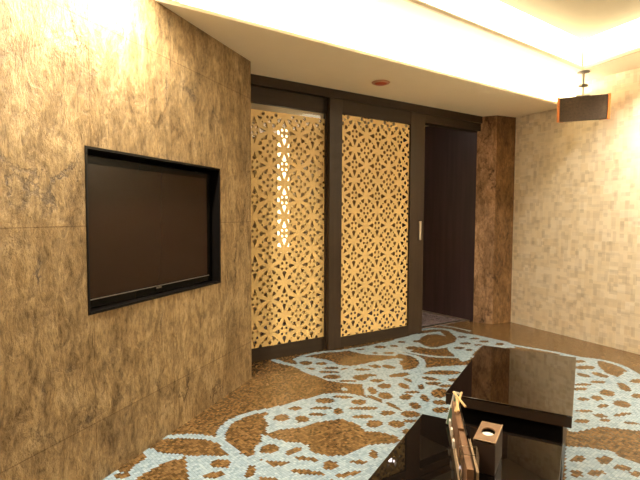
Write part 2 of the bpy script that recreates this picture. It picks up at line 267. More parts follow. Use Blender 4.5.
# ------------------------------------------------------------------ floor: mosaic in pale blue scrollwork on brown
TR = {"S":[[0.05,[[0.42,3.23],[0.25,3.39],[0.07,3.41],[-0.11,3.27],[-0.29,3.14],[-0.44,3.07],[-0.56,2.95],[-0.59,2.8],[-0.57,2.69],[-0.46,2.51],[-0.38,2.49],[-0.39,2.39],[-0.4,2.27]]],[0.05,[[-0.97,2.7],[-0.92,2.72],[-0.79,2.74],[-0.67,2.73],[-0.55,2.67],[-0.48,2.57],[-0.44,2.51]]],[0.06,[[-0.4,4.2],[-0.29,4.1],[-0.18,4.04],[-0.08,3.89]]],[0.055,[[-0.21,4.23],[-0.14,4.35],[0.05,4.48],[0.2,4.5],[0.34,4.59],[0.5,4.65]]],[0.06,[[0.76,4.45],[0.89,4.35],[0.92,4.2],[0.89,4.06],[0.81,3.94],[0.65,3.91]]],[0.06,[[0.21,3.92],[0.35,4.05],[0.52,4.17],[0.72,4.24]]],[0.06,[[1.3,4.05],[1.07,4.01],[0.87,3.95],[0.77,3.8],[0.75,3.62]]],[0.05,[[0.8,4.51],[1.0,4.35],[1.19,4.31],[1.43,4.34]]],[0.07,[[1.0,5.08],[1.09,5.31],[1.27,5.43],[1.45,5.41],[1.53,5.22],[1.64,5.14],[1.7,5.09],[1.81,4.95],[1.92,4.85],[1.9,4.67]]],[0.06,[[0.99,4.8],[1.03,4.65],[1.12,4.6],[1.26,4.68],[1.39,4.81]]],[0.04,[[1.14,5.55],[1.31,5.63],[1.53,5.53],[1.69,5.32]]],[0.055,[[1.89,4.78],[2.07,4.63],[2.28,4.47],[2.37,4.33],[2.52,4.27],[2.6,4.18],[2.63,4.04],[2.61,3.89],[2.63,3.73]]]],"W":[[[-0.39,3.11],[-0.27,3.14],[-0.2,3.24],[-0.11,3.3],[-0.02,3.36],[0.07,3.41],[0.25,3.39],[0.33,3.34],[0.37,3.26],[0.42,3.23],[0.37,2.8],[0.28,2.81],[0.24,2.91],[0.14,2.98],[0.06,2.96],[-0.02,2.93],[-0.11,2.86],[-0.24,2.83],[-0.3,2.77],[-0.33,2.83],[-0.31,2.88],[-0.34,2.95],[-0.36,3.02],[-0.31,3.05]],[[-1.07,2.27],[-1.07,2.32],[-1.06,2.39],[-1.01,2.34],[-0.96,2.33],[-0.95,2.41],[-0.92,2.48],[-0.98,2.56],[-0.93,2.59],[-0.85,2.53],[-0.75,2.52],[-0.72,2.51],[-0.73,2.48],[-0.81,2.44],[-0.86,2.36],[-0.89,2.3],[-0.92,2.24],[-1.03,2.18]],[[-0.72,2.51],[-0.64,2.51],[-0.53,2.51],[-0.46,2.51],[-0.39,2.5],[-0.39,2.41],[-0.4,2.27],[-0.39,2.21],[-0.6,2.2],[-0.67,2.36]],[[-0.34,2.77],[-0.26,2.71],[-0.18,2.67],[-0.11,2.66],[-0.06,2.63],[-0.04,2.55],[0.05,2.51],[0.14,2.52],[0.23,2.59],[0.29,2.64],[0.43,2.66],[0.48,2.71],[0.57,2.75],[0.48,2.2],[-0.38,2.19],[-0.39,2.41],[-0.39,2.5],[-0.35,2.53],[-0.36,2.59],[-0.33,2.68]],[[0.27,4.02],[0.49,4.18],[0.71,4.29],[0.71,4.08],[0.71,3.92],[0.81,3.91],[0.89,4.01],[1.08,4.06],[1.45,4.12],[1.01,2.83],[0.7,2.69],[0.47,2.68],[0.45,2.75],[0.37,2.8],[0.32,2.81],[0.42,3.23],[0.37,3.26],[0.33,3.37],[0.33,3.59],[0.38,3.8],[0.27,3.89]],[[-0.22,4.23],[-0.1,4.31],[0.08,4.22],[0.17,4.08],[0.27,4.05],[0.44,4.14],[0.39,3.61],[0.27,3.61],[0.14,3.65],[0.04,3.7],[-0.01,3.77],[-0.1,3.85],[-0.16,3.93],[-0.18,4.04]],[[0.16,3.49],[0.18,3.54],[0.22,3.51],[0.2,3.47]],[[0.27,4.52],[0.46,4.68],[0.67,4.83],[1.06,5.17],[1.35,5.29],[1.36,5.09],[1.11,4.96],[0.96,4.88],[0.99,4.65],[0.87,4.51],[0.76,4.45],[0.7,4.35],[0.43,4.39]],[[1.45,5.41],[1.55,5.22],[1.72,5.12],[1.82,4.99],[1.93,4.86],[1.9,4.67],[1.75,4.56],[1.62,4.7],[1.48,4.49],[1.35,4.24],[1.27,4.18],[1.24,4.55],[1.27,4.69],[1.39,4.85],[1.46,5.01]],[[2.27,4.45],[2.37,4.33],[2.5,4.24],[2.42,4.08],[2.38,3.9],[2.41,3.79],[2.54,3.92],[2.61,3.95],[2.61,3.83],[2.55,3.51],[2.31,2.92],[2.0,2.74],[1.94,2.83],[1.74,2.89],[1.52,2.8],[1.5,2.91]],[[1.39,2.63],[1.51,2.62],[1.62,2.58],[1.63,2.51],[1.69,2.45],[1.8,2.39],[1.7,2.13],[1.13,2.12]]],"B":[[[-0.19,2.99],[-0.2,2.96],[-0.23,2.94],[-0.26,2.94],[-0.29,2.97],[-0.29,3.01],[-0.27,3.04],[-0.24,3.05],[-0.2,3.03]],[[-0.06,2.98],[-0.07,2.94],[-0.1,2.93],[-0.13,2.93],[-0.15,2.96],[-0.15,3.0],[-0.13,3.02],[-0.1,3.03],[-0.08,3.01]],[[-0.12,3.14],[-0.13,3.12],[-0.16,3.11],[-0.18,3.12],[-0.2,3.13],[-0.21,3.15],[-0.19,3.17],[-0.16,3.18],[-0.13,3.17]],[[0.11,3.28],[0.09,3.25],[0.05,3.23],[0.0,3.24],[-0.03,3.26],[-0.03,3.3],[0.0,3.32],[0.05,3.33],[0.1,3.31]],[[0.1,3.15],[0.08,3.14],[0.03,3.13],[-0.02,3.13],[-0.06,3.14],[-0.06,3.16],[-0.02,3.17],[0.03,3.18],[0.08,3.17]],[[0.06,3.05],[0.04,3.03],[0.0,3.02],[-0.04,3.03],[-0.07,3.04],[-0.07,3.05],[-0.04,3.07],[0.0,3.07],[0.04,3.06]],[[0.16,3.1],[0.15,3.06],[0.13,3.05],[0.1,3.05],[0.09,3.08],[0.09,3.11],[0.11,3.14],[0.13,3.15],[0.15,3.13]],[[0.26,3.35],[0.24,3.33],[0.19,3.32],[0.13,3.33],[0.1,3.34],[0.1,3.36],[0.13,3.38],[0.19,3.38],[0.24,3.37]],[[0.33,3.26],[0.31,3.23],[0.28,3.21],[0.24,3.22],[0.22,3.24],[0.22,3.28],[0.25,3.3],[0.29,3.31],[0.32,3.29]],[[0.36,3.15],[0.34,3.13],[0.29,3.12],[0.24,3.13],[0.2,3.14],[0.21,3.16],[0.24,3.17],[0.3,3.17],[0.34,3.17]],[[0.35,3.02],[0.33,3.0],[0.29,2.99],[0.24,2.99],[0.21,3.01],[0.21,3.03],[0.24,3.04],[0.29,3.05],[0.33,3.04]],[[0.4,2.91],[0.38,2.88],[0.35,2.86],[0.31,2.86],[0.29,2.89],[0.3,2.93],[0.32,2.96],[0.36,2.96],[0.39,2.95]],[[-0.93,2.31],[-0.94,2.29],[-0.96,2.28],[-0.99,2.28],[-1.02,2.3],[-1.02,2.31],[-1.01,2.33],[-0.98,2.33],[-0.95,2.32]],[[-0.98,2.51],[-0.98,2.49],[-0.99,2.46],[-1.02,2.45],[-1.03,2.46],[-1.04,2.48],[-1.04,2.51],[-1.02,2.53],[-1.0,2.53]],[[-0.46,2.43],[-0.46,2.4],[-0.49,2.38],[-0.53,2.39],[-0.56,2.41],[-0.57,2.44],[-0.55,2.47],[-0.51,2.47],[-0.47,2.46]],[[-0.47,2.33],[-0.48,2.31],[-0.51,2.29],[-0.55,2.29],[-0.58,2.3],[-0.58,2.32],[-0.56,2.34],[-0.52,2.35],[-0.48,2.35]],[[-0.22,2.6],[-0.23,2.57],[-0.26,2.54],[-0.3,2.54],[-0.33,2.56],[-0.33,2.59],[-0.31,2.63],[-0.27,2.64],[-0.23,2.63]],[[-0.1,2.6],[-0.1,2.57],[-0.13,2.54],[-0.16,2.52],[-0.18,2.53],[-0.18,2.56],[-0.16,2.59],[-0.13,2.61],[-0.11,2.61]],[[0.0,2.46],[-0.01,2.45],[-0.05,2.46],[-0.1,2.47],[-0.12,2.49],[-0.13,2.5],[-0.1,2.51],[-0.05,2.5],[-0.01,2.48]],[[-0.35,2.47],[-0.35,2.46],[-0.36,2.46],[-0.37,2.46],[-0.38,2.46],[-0.38,2.47],[-0.37,2.48],[-0.36,2.48],[-0.35,2.47]],[[0.1,2.41],[0.09,2.38],[0.06,2.37],[0.04,2.37],[0.02,2.4],[0.02,2.43],[0.04,2.46],[0.07,2.46],[0.09,2.45]],[[0.27,2.45],[0.25,2.44],[0.22,2.43],[0.17,2.44],[0.15,2.44],[0.15,2.46],[0.17,2.46],[0.22,2.47],[0.26,2.46]],[[0.32,2.52],[0.31,2.49],[0.3,2.48],[0.28,2.5],[0.27,2.53],[0.28,2.56],[0.29,2.58],[0.31,2.57],[0.32,2.55]],[[0.03,2.33],[0.01,2.32],[-0.04,2.32],[-0.11,2.34],[-0.15,2.36],[-0.15,2.37],[-0.11,2.38],[-0.05,2.37],[0.01,2.35]],[[0.22,2.36],[0.21,2.34],[0.16,2.32],[0.11,2.3],[0.08,2.3],[0.08,2.32],[0.12,2.34],[0.17,2.36],[0.21,2.37]],[[-0.32,2.36],[-0.32,2.32],[-0.34,2.29],[-0.36,2.3],[-0.38,2.33],[-0.39,2.38],[-0.38,2.42],[-0.36,2.42],[-0.33,2.4]],[[-0.18,2.26],[-0.19,2.23],[-0.23,2.22],[-0.28,2.22],[-0.31,2.24],[-0.31,2.27],[-0.29,2.3],[-0.24,2.3],[-0.2,2.29]],[[0.11,2.24],[0.1,2.22],[0.06,2.21],[0.02,2.21],[-0.0,2.23],[-0.0,2.26],[0.02,2.27],[0.06,2.28],[0.1,2.27]],[[-0.31,2.47],[-0.16,2.45],[-0.15,2.43],[-0.23,2.4]],[[0.53,4.03],[0.51,4.0],[0.47,4.0],[0.44,4.02],[0.41,4.06],[0.42,4.1],[0.45,4.12],[0.49,4.1],[0.52,4.07]],[[0.65,4.01],[0.63,3.98],[0.6,3.98],[0.56,4.0],[0.54,4.04],[0.55,4.08],[0.58,4.09],[0.61,4.08],[0.64,4.05]],[[0.55,3.57],[0.53,3.54],[0.49,3.52],[0.46,3.53],[0.44,3.55],[0.44,3.59],[0.47,3.62],[0.51,3.63],[0.54,3.61]],[[0.43,3.46],[0.41,3.42],[0.39,3.4],[0.37,3.43],[0.36,3.47],[0.36,3.52],[0.38,3.55],[0.4,3.55],[0.42,3.51]],[[0.53,3.36],[0.51,3.32],[0.47,3.31],[0.44,3.33],[0.42,3.37],[0.43,3.41],[0.45,3.44],[0.49,3.44],[0.52,3.41]],[[0.44,3.26],[0.43,3.25],[0.4,3.26],[0.36,3.3],[0.34,3.35],[0.35,3.38],[0.37,3.38],[0.41,3.35],[0.44,3.3]],[[0.33,3.26],[0.32,3.23],[0.3,3.21],[0.28,3.21],[0.26,3.24],[0.27,3.28],[0.28,3.31],[0.31,3.31],[0.33,3.29]],[[0.4,3.16],[0.38,3.14],[0.34,3.13],[0.3,3.13],[0.28,3.15],[0.28,3.16],[0.31,3.18],[0.35,3.18],[0.38,3.17]],[[0.5,3.08],[0.48,3.05],[0.45,3.04],[0.42,3.04],[0.41,3.06],[0.41,3.09],[0.43,3.11],[0.47,3.11],[0.49,3.1]],[[0.55,3.12],[0.54,3.11],[0.51,3.14],[0.48,3.19],[0.46,3.24],[0.47,3.26],[0.49,3.25],[0.52,3.21],[0.54,3.15]],[[0.66,3.05],[0.64,3.02],[0.6,3.01],[0.55,3.02],[0.53,3.06],[0.54,3.09],[0.57,3.12],[0.62,3.11],[0.65,3.08]],[[0.69,3.18],[0.68,3.15],[0.65,3.14],[0.63,3.16],[0.62,3.2],[0.62,3.24],[0.65,3.26],[0.67,3.25],[0.69,3.22]],[[0.67,3.37],[0.65,3.33],[0.62,3.3],[0.59,3.3],[0.57,3.32],[0.57,3.36],[0.6,3.4],[0.64,3.41],[0.67,3.4]],[[0.78,3.31],[0.76,3.27],[0.74,3.27],[0.73,3.29],[0.72,3.33],[0.73,3.38],[0.75,3.4],[0.77,3.39],[0.78,3.35]],[[0.74,3.45],[0.72,3.43],[0.69,3.42],[0.65,3.42],[0.62,3.43],[0.63,3.45],[0.66,3.47],[0.7,3.48],[0.73,3.47]],[[0.68,3.54],[0.67,3.51],[0.64,3.51],[0.62,3.54],[0.6,3.59],[0.61,3.63],[0.63,3.65],[0.66,3.63],[0.68,3.59]],[[0.8,3.56],[0.79,3.52],[0.76,3.5],[0.75,3.51],[0.74,3.54],[0.75,3.58],[0.77,3.62],[0.79,3.63],[0.8,3.6]],[[0.51,3.69],[0.49,3.67],[0.46,3.65],[0.42,3.66],[0.4,3.68],[0.4,3.7],[0.43,3.72],[0.47,3.73],[0.5,3.71]],[[0.73,3.67],[0.72,3.66],[0.7,3.67],[0.68,3.69],[0.67,3.73],[0.67,3.75],[0.69,3.76],[0.71,3.74],[0.73,3.7]],[[0.47,3.81],[0.45,3.79],[0.41,3.78],[0.37,3.78],[0.34,3.8],[0.34,3.82],[0.37,3.84],[0.42,3.85],[0.46,3.84]],[[0.74,3.85],[0.71,3.81],[0.66,3.78],[0.59,3.77],[0.56,3.78],[0.56,3.81],[0.61,3.85],[0.67,3.88],[0.73,3.88]],[[0.95,3.71],[0.92,3.69],[0.88,3.7],[0.84,3.72],[0.82,3.76],[0.82,3.78],[0.86,3.79],[0.9,3.78],[0.94,3.74]],[[0.95,3.63],[0.93,3.61],[0.89,3.6],[0.84,3.6],[0.82,3.62],[0.82,3.65],[0.86,3.67],[0.9,3.67],[0.94,3.66]],[[0.95,3.43],[0.92,3.37],[0.87,3.34],[0.83,3.35],[0.81,3.4],[0.83,3.47],[0.87,3.52],[0.92,3.53],[0.95,3.5]],[[0.9,3.26],[0.88,3.23],[0.84,3.22],[0.8,3.22],[0.78,3.24],[0.79,3.27],[0.82,3.29],[0.86,3.3],[0.89,3.28]],[[0.87,3.13],[0.85,3.1],[0.81,3.08],[0.77,3.09],[0.75,3.11],[0.76,3.14],[0.79,3.17],[0.84,3.18],[0.87,3.16]],[[1.18,3.89],[1.13,3.85],[1.01,3.83],[0.9,3.84],[0.82,3.87],[0.83,3.91],[0.92,3.94],[1.04,3.95],[1.15,3.93]],[[0.37,2.91],[0.36,2.88],[0.33,2.86],[0.31,2.87],[0.3,2.89],[0.3,2.93],[0.32,2.95],[0.34,2.96],[0.36,2.94]],[[0.53,2.9],[0.51,2.87],[0.48,2.86],[0.44,2.87],[0.43,2.91],[0.43,2.94],[0.46,2.96],[0.5,2.96],[0.53,2.93]],[[0.62,2.96],[0.61,2.94],[0.58,2.93],[0.54,2.93],[0.52,2.94],[0.53,2.96],[0.55,2.98],[0.59,2.98],[0.62,2.97]],[[0.48,3.07],[0.47,3.05],[0.44,3.04],[0.41,3.04],[0.4,3.06],[0.4,3.08],[0.42,3.1],[0.45,3.1],[0.47,3.09]],[[0.38,2.75],[0.37,2.74],[0.35,2.73],[0.33,2.73],[0.32,2.74],[0.32,2.75],[0.33,2.76],[0.35,2.77],[0.37,2.76]],[[1.02,3.58],[1.0,3.56],[0.96,3.54],[0.92,3.55],[0.9,3.57],[0.9,3.59],[0.94,3.61],[0.98,3.61],[1.01,3.6]],[[0.57,2.8],[0.56,2.78],[0.53,2.76],[0.51,2.77],[0.5,2.79],[0.5,2.82],[0.52,2.84],[0.55,2.84],[0.57,2.83]],[[1.14,3.71],[1.11,3.68],[1.07,3.67],[1.03,3.67],[1.01,3.7],[1.02,3.73],[1.05,3.75],[1.1,3.76],[1.13,3.74]],[[-0.06,4.13],[-0.07,4.09],[-0.11,4.07],[-0.15,4.08],[-0.17,4.11],[-0.18,4.15],[-0.15,4.18],[-0.11,4.18],[-0.07,4.17]],[[-0.22,4.21],[-0.23,4.19],[-0.26,4.17],[-0.3,4.18],[-0.32,4.2],[-0.32,4.22],[-0.3,4.25],[-0.27,4.25],[-0.23,4.24]],[[0.07,4.12],[0.06,4.09],[0.03,4.07],[-0.01,4.08],[-0.03,4.1],[-0.03,4.13],[-0.01,4.15],[0.03,4.16],[0.06,4.14]],[[-0.03,3.97],[-0.04,3.95],[-0.08,3.93],[-0.13,3.94],[-0.16,3.95],[-0.16,3.97],[-0.13,3.99],[-0.09,4.0],[-0.04,3.99]],[[0.17,4.0],[0.15,3.97],[0.11,3.96],[0.06,3.97],[0.03,3.98],[0.03,4.0],[0.06,4.02],[0.11,4.03],[0.15,4.02]],[[0.17,3.89],[0.15,3.87],[0.09,3.86],[0.03,3.86],[-0.01,3.88],[-0.01,3.9],[0.03,3.92],[0.1,3.92],[0.15,3.91]],[[0.18,3.77],[0.16,3.74],[0.11,3.72],[0.06,3.73],[0.03,3.75],[0.03,3.79],[0.06,3.82],[0.12,3.82],[0.16,3.81]],[[0.25,3.94],[0.24,3.91],[0.22,3.89],[0.19,3.9],[0.18,3.93],[0.18,3.96],[0.2,3.99],[0.22,4.0],[0.25,3.98]],[[0.39,3.76],[0.37,3.72],[0.34,3.69],[0.29,3.7],[0.27,3.74],[0.27,3.78],[0.3,3.82],[0.35,3.83],[0.38,3.81]],[[0.31,3.68],[0.29,3.66],[0.24,3.66],[0.18,3.66],[0.14,3.67],[0.14,3.68],[0.18,3.7],[0.24,3.7],[0.29,3.69]],[[0.43,3.96],[0.41,3.94],[0.37,3.93],[0.32,3.93],[0.29,3.95],[0.3,3.97],[0.33,3.99],[0.37,3.99],[0.41,3.98]],[[0.44,4.57],[0.43,4.55],[0.39,4.54],[0.35,4.54],[0.33,4.56],[0.33,4.58],[0.36,4.6],[0.4,4.61],[0.43,4.6]],[[0.66,4.65],[0.64,4.61],[0.6,4.6],[0.56,4.6],[0.54,4.63],[0.54,4.66],[0.57,4.69],[0.61,4.7],[0.65,4.68]],[[0.56,4.44],[0.55,4.42],[0.53,4.41],[0.5,4.42],[0.49,4.43],[0.49,4.45],[0.51,4.47],[0.53,4.47],[0.55,4.46]],[[0.71,4.44],[0.7,4.42],[0.66,4.41],[0.62,4.41],[0.6,4.43],[0.6,4.45],[0.63,4.47],[0.67,4.48],[0.7,4.47]],[[0.78,4.69],[0.77,4.66],[0.74,4.65],[0.72,4.65],[0.7,4.67],[0.7,4.7],[0.73,4.72],[0.75,4.72],[0.77,4.71]],[[0.88,4.84],[0.87,4.81],[0.84,4.8],[0.82,4.8],[0.8,4.82],[0.81,4.85],[0.83,4.87],[0.86,4.87],[0.88,4.86]],[[0.97,4.62],[0.95,4.58],[0.91,4.56],[0.86,4.56],[0.84,4.59],[0.85,4.64],[0.88,4.67],[0.93,4.68],[0.97,4.66]],[[0.72,4.32],[0.79,4.43],[0.87,4.32],[0.89,4.19],[0.83,4.03],[0.75,4.0],[0.7,4.11]],[[1.36,4.92],[1.28,4.77],[1.17,4.7],[1.08,4.72],[1.03,4.84],[1.07,5.0],[1.17,5.14],[1.29,5.17],[1.36,5.08]],[[1.58,5.05],[1.56,5.02],[1.52,5.01],[1.49,5.01],[1.47,5.03],[1.48,5.06],[1.51,5.09],[1.55,5.09],[1.57,5.08]],[[1.69,4.99],[1.67,4.96],[1.63,4.95],[1.6,4.95],[1.58,4.97],[1.59,5.0],[1.62,5.02],[1.66,5.03],[1.68,5.02]],[[1.75,4.87],[1.73,4.84],[1.69,4.83],[1.66,4.83],[1.64,4.86],[1.65,4.88],[1.68,4.91],[1.72,4.91],[1.75,4.9]],[[1.54,4.79],[1.52,4.76],[1.47,4.75],[1.44,4.75],[1.42,4.77],[1.42,4.8],[1.46,4.83],[1.5,4.84],[1.53,4.82]],[[1.88,4.78],[1.86,4.75],[1.82,4.73],[1.79,4.74],[1.77,4.76],[1.79,4.79],[1.82,4.82],[1.85,4.82],[1.88,4.81]],[[1.43,4.63],[1.41,4.6],[1.37,4.58],[1.33,4.59],[1.31,4.61],[1.32,4.64],[1.35,4.66],[1.39,4.67],[1.42,4.65]],[[1.48,4.56],[1.47,4.53],[1.44,4.52],[1.42,4.53],[1.41,4.54],[1.41,4.57],[1.44,4.59],[1.46,4.59],[1.48,4.58]],[[1.63,4.74],[1.62,4.72],[1.59,4.71],[1.56,4.71],[1.55,4.73],[1.56,4.75],[1.58,4.76],[1.61,4.77],[1.63,4.76]],[[2.38,4.21],[2.36,4.18],[2.32,4.17],[2.28,4.17],[2.27,4.19],[2.29,4.22],[2.32,4.24],[2.36,4.25],[2.38,4.23]],[[2.37,4.04],[2.33,4.0],[2.27,3.99],[2.21,3.99],[2.19,4.02],[2.21,4.06],[2.26,4.09],[2.33,4.09],[2.37,4.07]],[[2.34,3.79],[2.31,3.77],[2.28,3.79],[2.25,3.83],[2.25,3.88],[2.27,3.92],[2.3,3.92],[2.33,3.89],[2.35,3.84]],[[2.2,3.81],[2.17,3.79],[2.14,3.8],[2.12,3.83],[2.11,3.86],[2.13,3.89],[2.16,3.9],[2.18,3.88],[2.2,3.84]],[[2.25,3.68],[2.22,3.66],[2.18,3.65],[2.14,3.66],[2.12,3.67],[2.13,3.69],[2.17,3.71],[2.21,3.71],[2.24,3.7]],[[2.11,3.63],[2.09,3.61],[2.03,3.6],[1.98,3.6],[1.96,3.61],[1.97,3.63],[2.01,3.65],[2.06,3.65],[2.1,3.64]],[[2.34,3.52],[2.3,3.48],[2.28,3.49],[2.27,3.54],[2.29,3.6],[2.32,3.66],[2.35,3.67],[2.37,3.64],[2.36,3.58]],[[2.57,3.71],[2.54,3.68],[2.49,3.66],[2.45,3.66],[2.44,3.69],[2.46,3.72],[2.51,3.75],[2.55,3.76],[2.58,3.74]],[[2.16,3.43],[2.13,3.39],[2.09,3.38],[2.06,3.41],[2.06,3.45],[2.09,3.49],[2.13,3.52],[2.16,3.51],[2.18,3.47]],[[2.02,3.53],[1.99,3.51],[1.95,3.5],[1.91,3.5],[1.9,3.52],[1.91,3.54],[1.95,3.56],[1.99,3.56],[2.02,3.55]],[[2.02,3.33],[1.99,3.31],[1.96,3.3],[1.95,3.32],[1.95,3.36],[1.97,3.39],[1.99,3.4],[2.02,3.39],[2.03,3.37]],[[2.14,3.21],[2.1,3.18],[2.07,3.18],[2.04,3.21],[2.04,3.25],[2.07,3.3],[2.11,3.31],[2.14,3.3],[2.16,3.26]],[[1.99,3.21],[1.96,3.19],[1.93,3.18],[1.91,3.18],[1.9,3.2],[1.91,3.22],[1.94,3.24],[1.97,3.24],[1.99,3.23]],[[1.83,3.12],[1.81,3.11],[1.77,3.1],[1.73,3.11],[1.71,3.12],[1.72,3.13],[1.75,3.14],[1.79,3.14],[1.83,3.14]],[[1.87,3.04],[1.85,3.02],[1.82,3.02],[1.8,3.03],[1.79,3.05],[1.8,3.07],[1.83,3.08],[1.86,3.08],[1.87,3.06]],[[2.06,3.09],[2.03,3.07],[1.98,3.05],[1.94,3.04],[1.91,3.05],[1.92,3.06],[1.96,3.08],[2.02,3.1],[2.06,3.1]],[[1.86,2.98],[1.84,2.97],[1.82,2.96],[1.79,2.96],[1.78,2.97],[1.79,2.99],[1.82,3.0],[1.84,3.01],[1.86,3.0]],[[1.73,2.97],[1.71,2.95],[1.67,2.94],[1.63,2.94],[1.62,2.96],[1.63,2.98],[1.66,2.99],[1.7,2.99],[1.73,2.98]],[[2.02,2.93],[2.0,2.92],[1.96,2.92],[1.93,2.93],[1.92,2.95],[1.93,2.96],[1.95,2.96],[1.99,2.96],[2.01,2.94]],[[2.39,3.39],[2.35,3.36],[2.3,3.35],[2.26,3.35],[2.25,3.38],[2.27,3.41],[2.32,3.44],[2.36,3.44],[2.39,3.43]],[[1.92,3.33],[1.9,3.31],[1.86,3.3],[1.83,3.31],[1.82,3.32],[1.83,3.34],[1.86,3.36],[1.89,3.36],[1.92,3.35]],[[2.38,3.23],[2.34,3.2],[2.29,3.18],[2.25,3.18],[2.24,3.21],[2.27,3.25],[2.32,3.28],[2.36,3.28],[2.39,3.26]],[[2.24,2.99],[2.21,2.97],[2.17,2.96],[2.13,2.96],[2.11,2.98],[2.12,3.0],[2.16,3.01],[2.21,3.02],[2.24,3.01]],[[1.42,2.49],[1.4,2.47],[1.37,2.46],[1.34,2.46],[1.33,2.48],[1.35,2.5],[1.38,2.52],[1.41,2.53],[1.43,2.52]],[[1.57,2.48],[1.54,2.46],[1.51,2.44],[1.48,2.45],[1.48,2.47],[1.49,2.5],[1.53,2.52],[1.56,2.53],[1.58,2.51]],[[1.61,2.39],[1.59,2.38],[1.56,2.38],[1.53,2.39],[1.52,2.4],[1.53,2.42],[1.56,2.43],[1.59,2.43],[1.61,2.41]],[[1.45,2.35],[1.43,2.34],[1.4,2.33],[1.37,2.33],[1.36,2.34],[1.37,2.36],[1.4,2.38],[1.43,2.38],[1.45,2.37]],[[1.33,2.34],[1.31,2.32],[1.29,2.31],[1.27,2.31],[1.27,2.33],[1.28,2.36],[1.3,2.38],[1.33,2.38],[1.34,2.37]],[[1.64,2.35],[1.62,2.33],[1.59,2.32],[1.57,2.32],[1.57,2.34],[1.58,2.36],[1.6,2.37],[1.63,2.37],[1.65,2.36]]]}
FA = math.radians(90-50)          # run of the tile rows
ca, sa = math.cos(FA), math.sin(FA)
def floor():
    # grid in floor coordinates rotated by FA
    n0x, n1x, n0y, n1y = -230, 590, -330, 440
    gx = np.arange(n0x, n1x); gy = np.arange(n0y, n1y)
    GX, GY = np.meshgrid((gx+.5)*TILE, (gy+.5)*TILE, indexing='ij')
    X = GX*ca-GY*sa; Y = GX*sa+GY*ca
    xs = S1.x+(Y-S1.y)*sd.x/sd.y; xw = W0.x+(Y-W0.y)*wd.x/wd.y
    inside = (Y > YB-.02) & (X < xw+.05) & ((X > xs-.05) | (Y > 3.7))
    q = (X-D0.x)*dn.x+(Y-D0.y)*dn.y
    inside &= (q > -.10)
    X = X[inside]; Y = Y[inside]; GXi = np.broadcast_to(gx[:, None], inside.shape)[inside]; GYi = np.broadcast_to(gy[None, :], inside.shape)[inside]
    def pip(poly, X, Y):
        r = np.zeros(X.shape, bool); n = len(poly)
        for i in range(n):
            x1, y1 = poly[i]; x2, y2 = poly[(i+1) % n]
            if y1 == y2: continue
            c = ((y1 > Y) != (y2 > Y)) & (X < (x2-x1)*(Y-y1)/(y2-y1)+x1)
            r ^= c
        return r
    def pattern(X, Y):
        out = np.zeros(X.shape, bool)
        def sub(poly, pad=0):
            xs_, ys_ = zip(*poly)
            return np.where((X > min(xs_)-pad) & (X < max(xs_)+pad) & (Y > min(ys_)-pad) & (Y < max(ys_)+pad))[0]
        for p in TR['W']:
            i = sub(p); out[i] |= pip(p, X[i], Y[i])
        for p in TR['B']:
            i = sub(p); out[i] &= ~pip(p, X[i], Y[i])
        for w, p in TR['S']:
            i = sub(p, w); x = X[i]; y = Y[i]; h = np.zeros(x.shape, bool)
            # round the traced corners off (Chaikin)
            for _ in range(2):
                q = [p[0]]
                for a, c in zip(p, p[1:]):
                    q += [[a[0]*.75+c[0]*.25, a[1]*.75+c[1]*.25], [a[0]*.25+c[0]*.75, a[1]*.25+c[1]*.75]]
                p = q+[p[-1]]
            for a, c in zip(p, p[1:]):
                dx, dy = c[0]-a[0], c[1]-a[1]; l2 = dx*dx+dy*dy+1e-12
                t = np.clip(((x-a[0])*dx+(y-a[1])*dy)/l2, 0, 1)
                h |= ((x-a[0]-t*dx)**2+(y-a[1]-t*dy)**2) < (w/2)**2
            out[i] |= h
        return out
    blue = pattern(X, Y)
    # the scrollwork carries on, mirrored, under and in front of the tables
    mir = ((Y < 2.22) & (X > -.2) & (X < .45)) | (Y < 2.0) | ((X > .45) & (X < 1.3) & (Y < 3.0) & (X*.875-Y*.485 < -.1))
    Xm, Ym = X[mir], Y[mir]
    blue[mir] |= pattern(Xm+.25, 4.45-Ym)
    n = len(X)
    c = np.stack([GXi, GYi], 1)
    cor = np.stack([c, c+[1, 0], c+[1, 1], c+[0, 1]], 1).reshape(-1, 2)
    key = (cor[:, 0]+2000)*10000+cor[:, 1]+2000
    uq, inv = np.unique(key, return_inverse=True)
    vx = (uq//10000-2000)*TILE; vy = (uq % 10000-2000)*TILE
    co = np.zeros((len(uq), 3)); co[:, 0] = vx; co[:, 1] = vy
    me = bpy.data.meshes.new('floor')
    me.vertices.add(len(uq)); me.vertices.foreach_set('co', co.ravel())
    me.loops.add(4*n); me.loops.foreach_set('vertex_index', inv.ravel().astype(np.int32))
    me.polygons.add(n); me.polygons.foreach_set('loop_start', np.arange(0, 4*n, 4, dtype=np.int32)); me.polygons.foreach_set('loop_total', np.full(n, 4, dtype=np.int32))
    me.update(calc_edges=True)
    me.materials.append(M['brown']); me.materials.append(M['blue'])
    me.polygons.foreach_set('material_index', blue.astype(np.int32)); me.update()
    o = bpy.data.objects.new('floor', me); COL.objects.link(o); o.rotation_euler = (0, 0, FA)
    S(o, 'glossy brown mosaic floor with pale blue scrollwork', 'floor')
floor()
# hallway floor behind the doors
bm = bmesh.new(); prism(bm, [D(-1.2, -.10), D(3.2, -.10), D(3.2, -2.2), D(-1.2, -2.2)], -.03, -.0005)
M['hallfloor'] = tile_material('hallway mosaic', (.14, .10, .10), (.22, .17, .17), (.34, .28, .29), rough=.18)
S(from_bm('floor', bm, M['hallfloor']), 'dim greyish mosaic floor of the hallway', 'floor')
bm = bmesh.new(); prism(bm, [D(2.07, -.12), D(3.1, -.12), D(3.1, -.17), D(2.07, -.17)], -.01, .002)
S(from_bm('trim_3', bm, M['steel']), 'pale metal threshold strip in the open doorway', 'threshold')

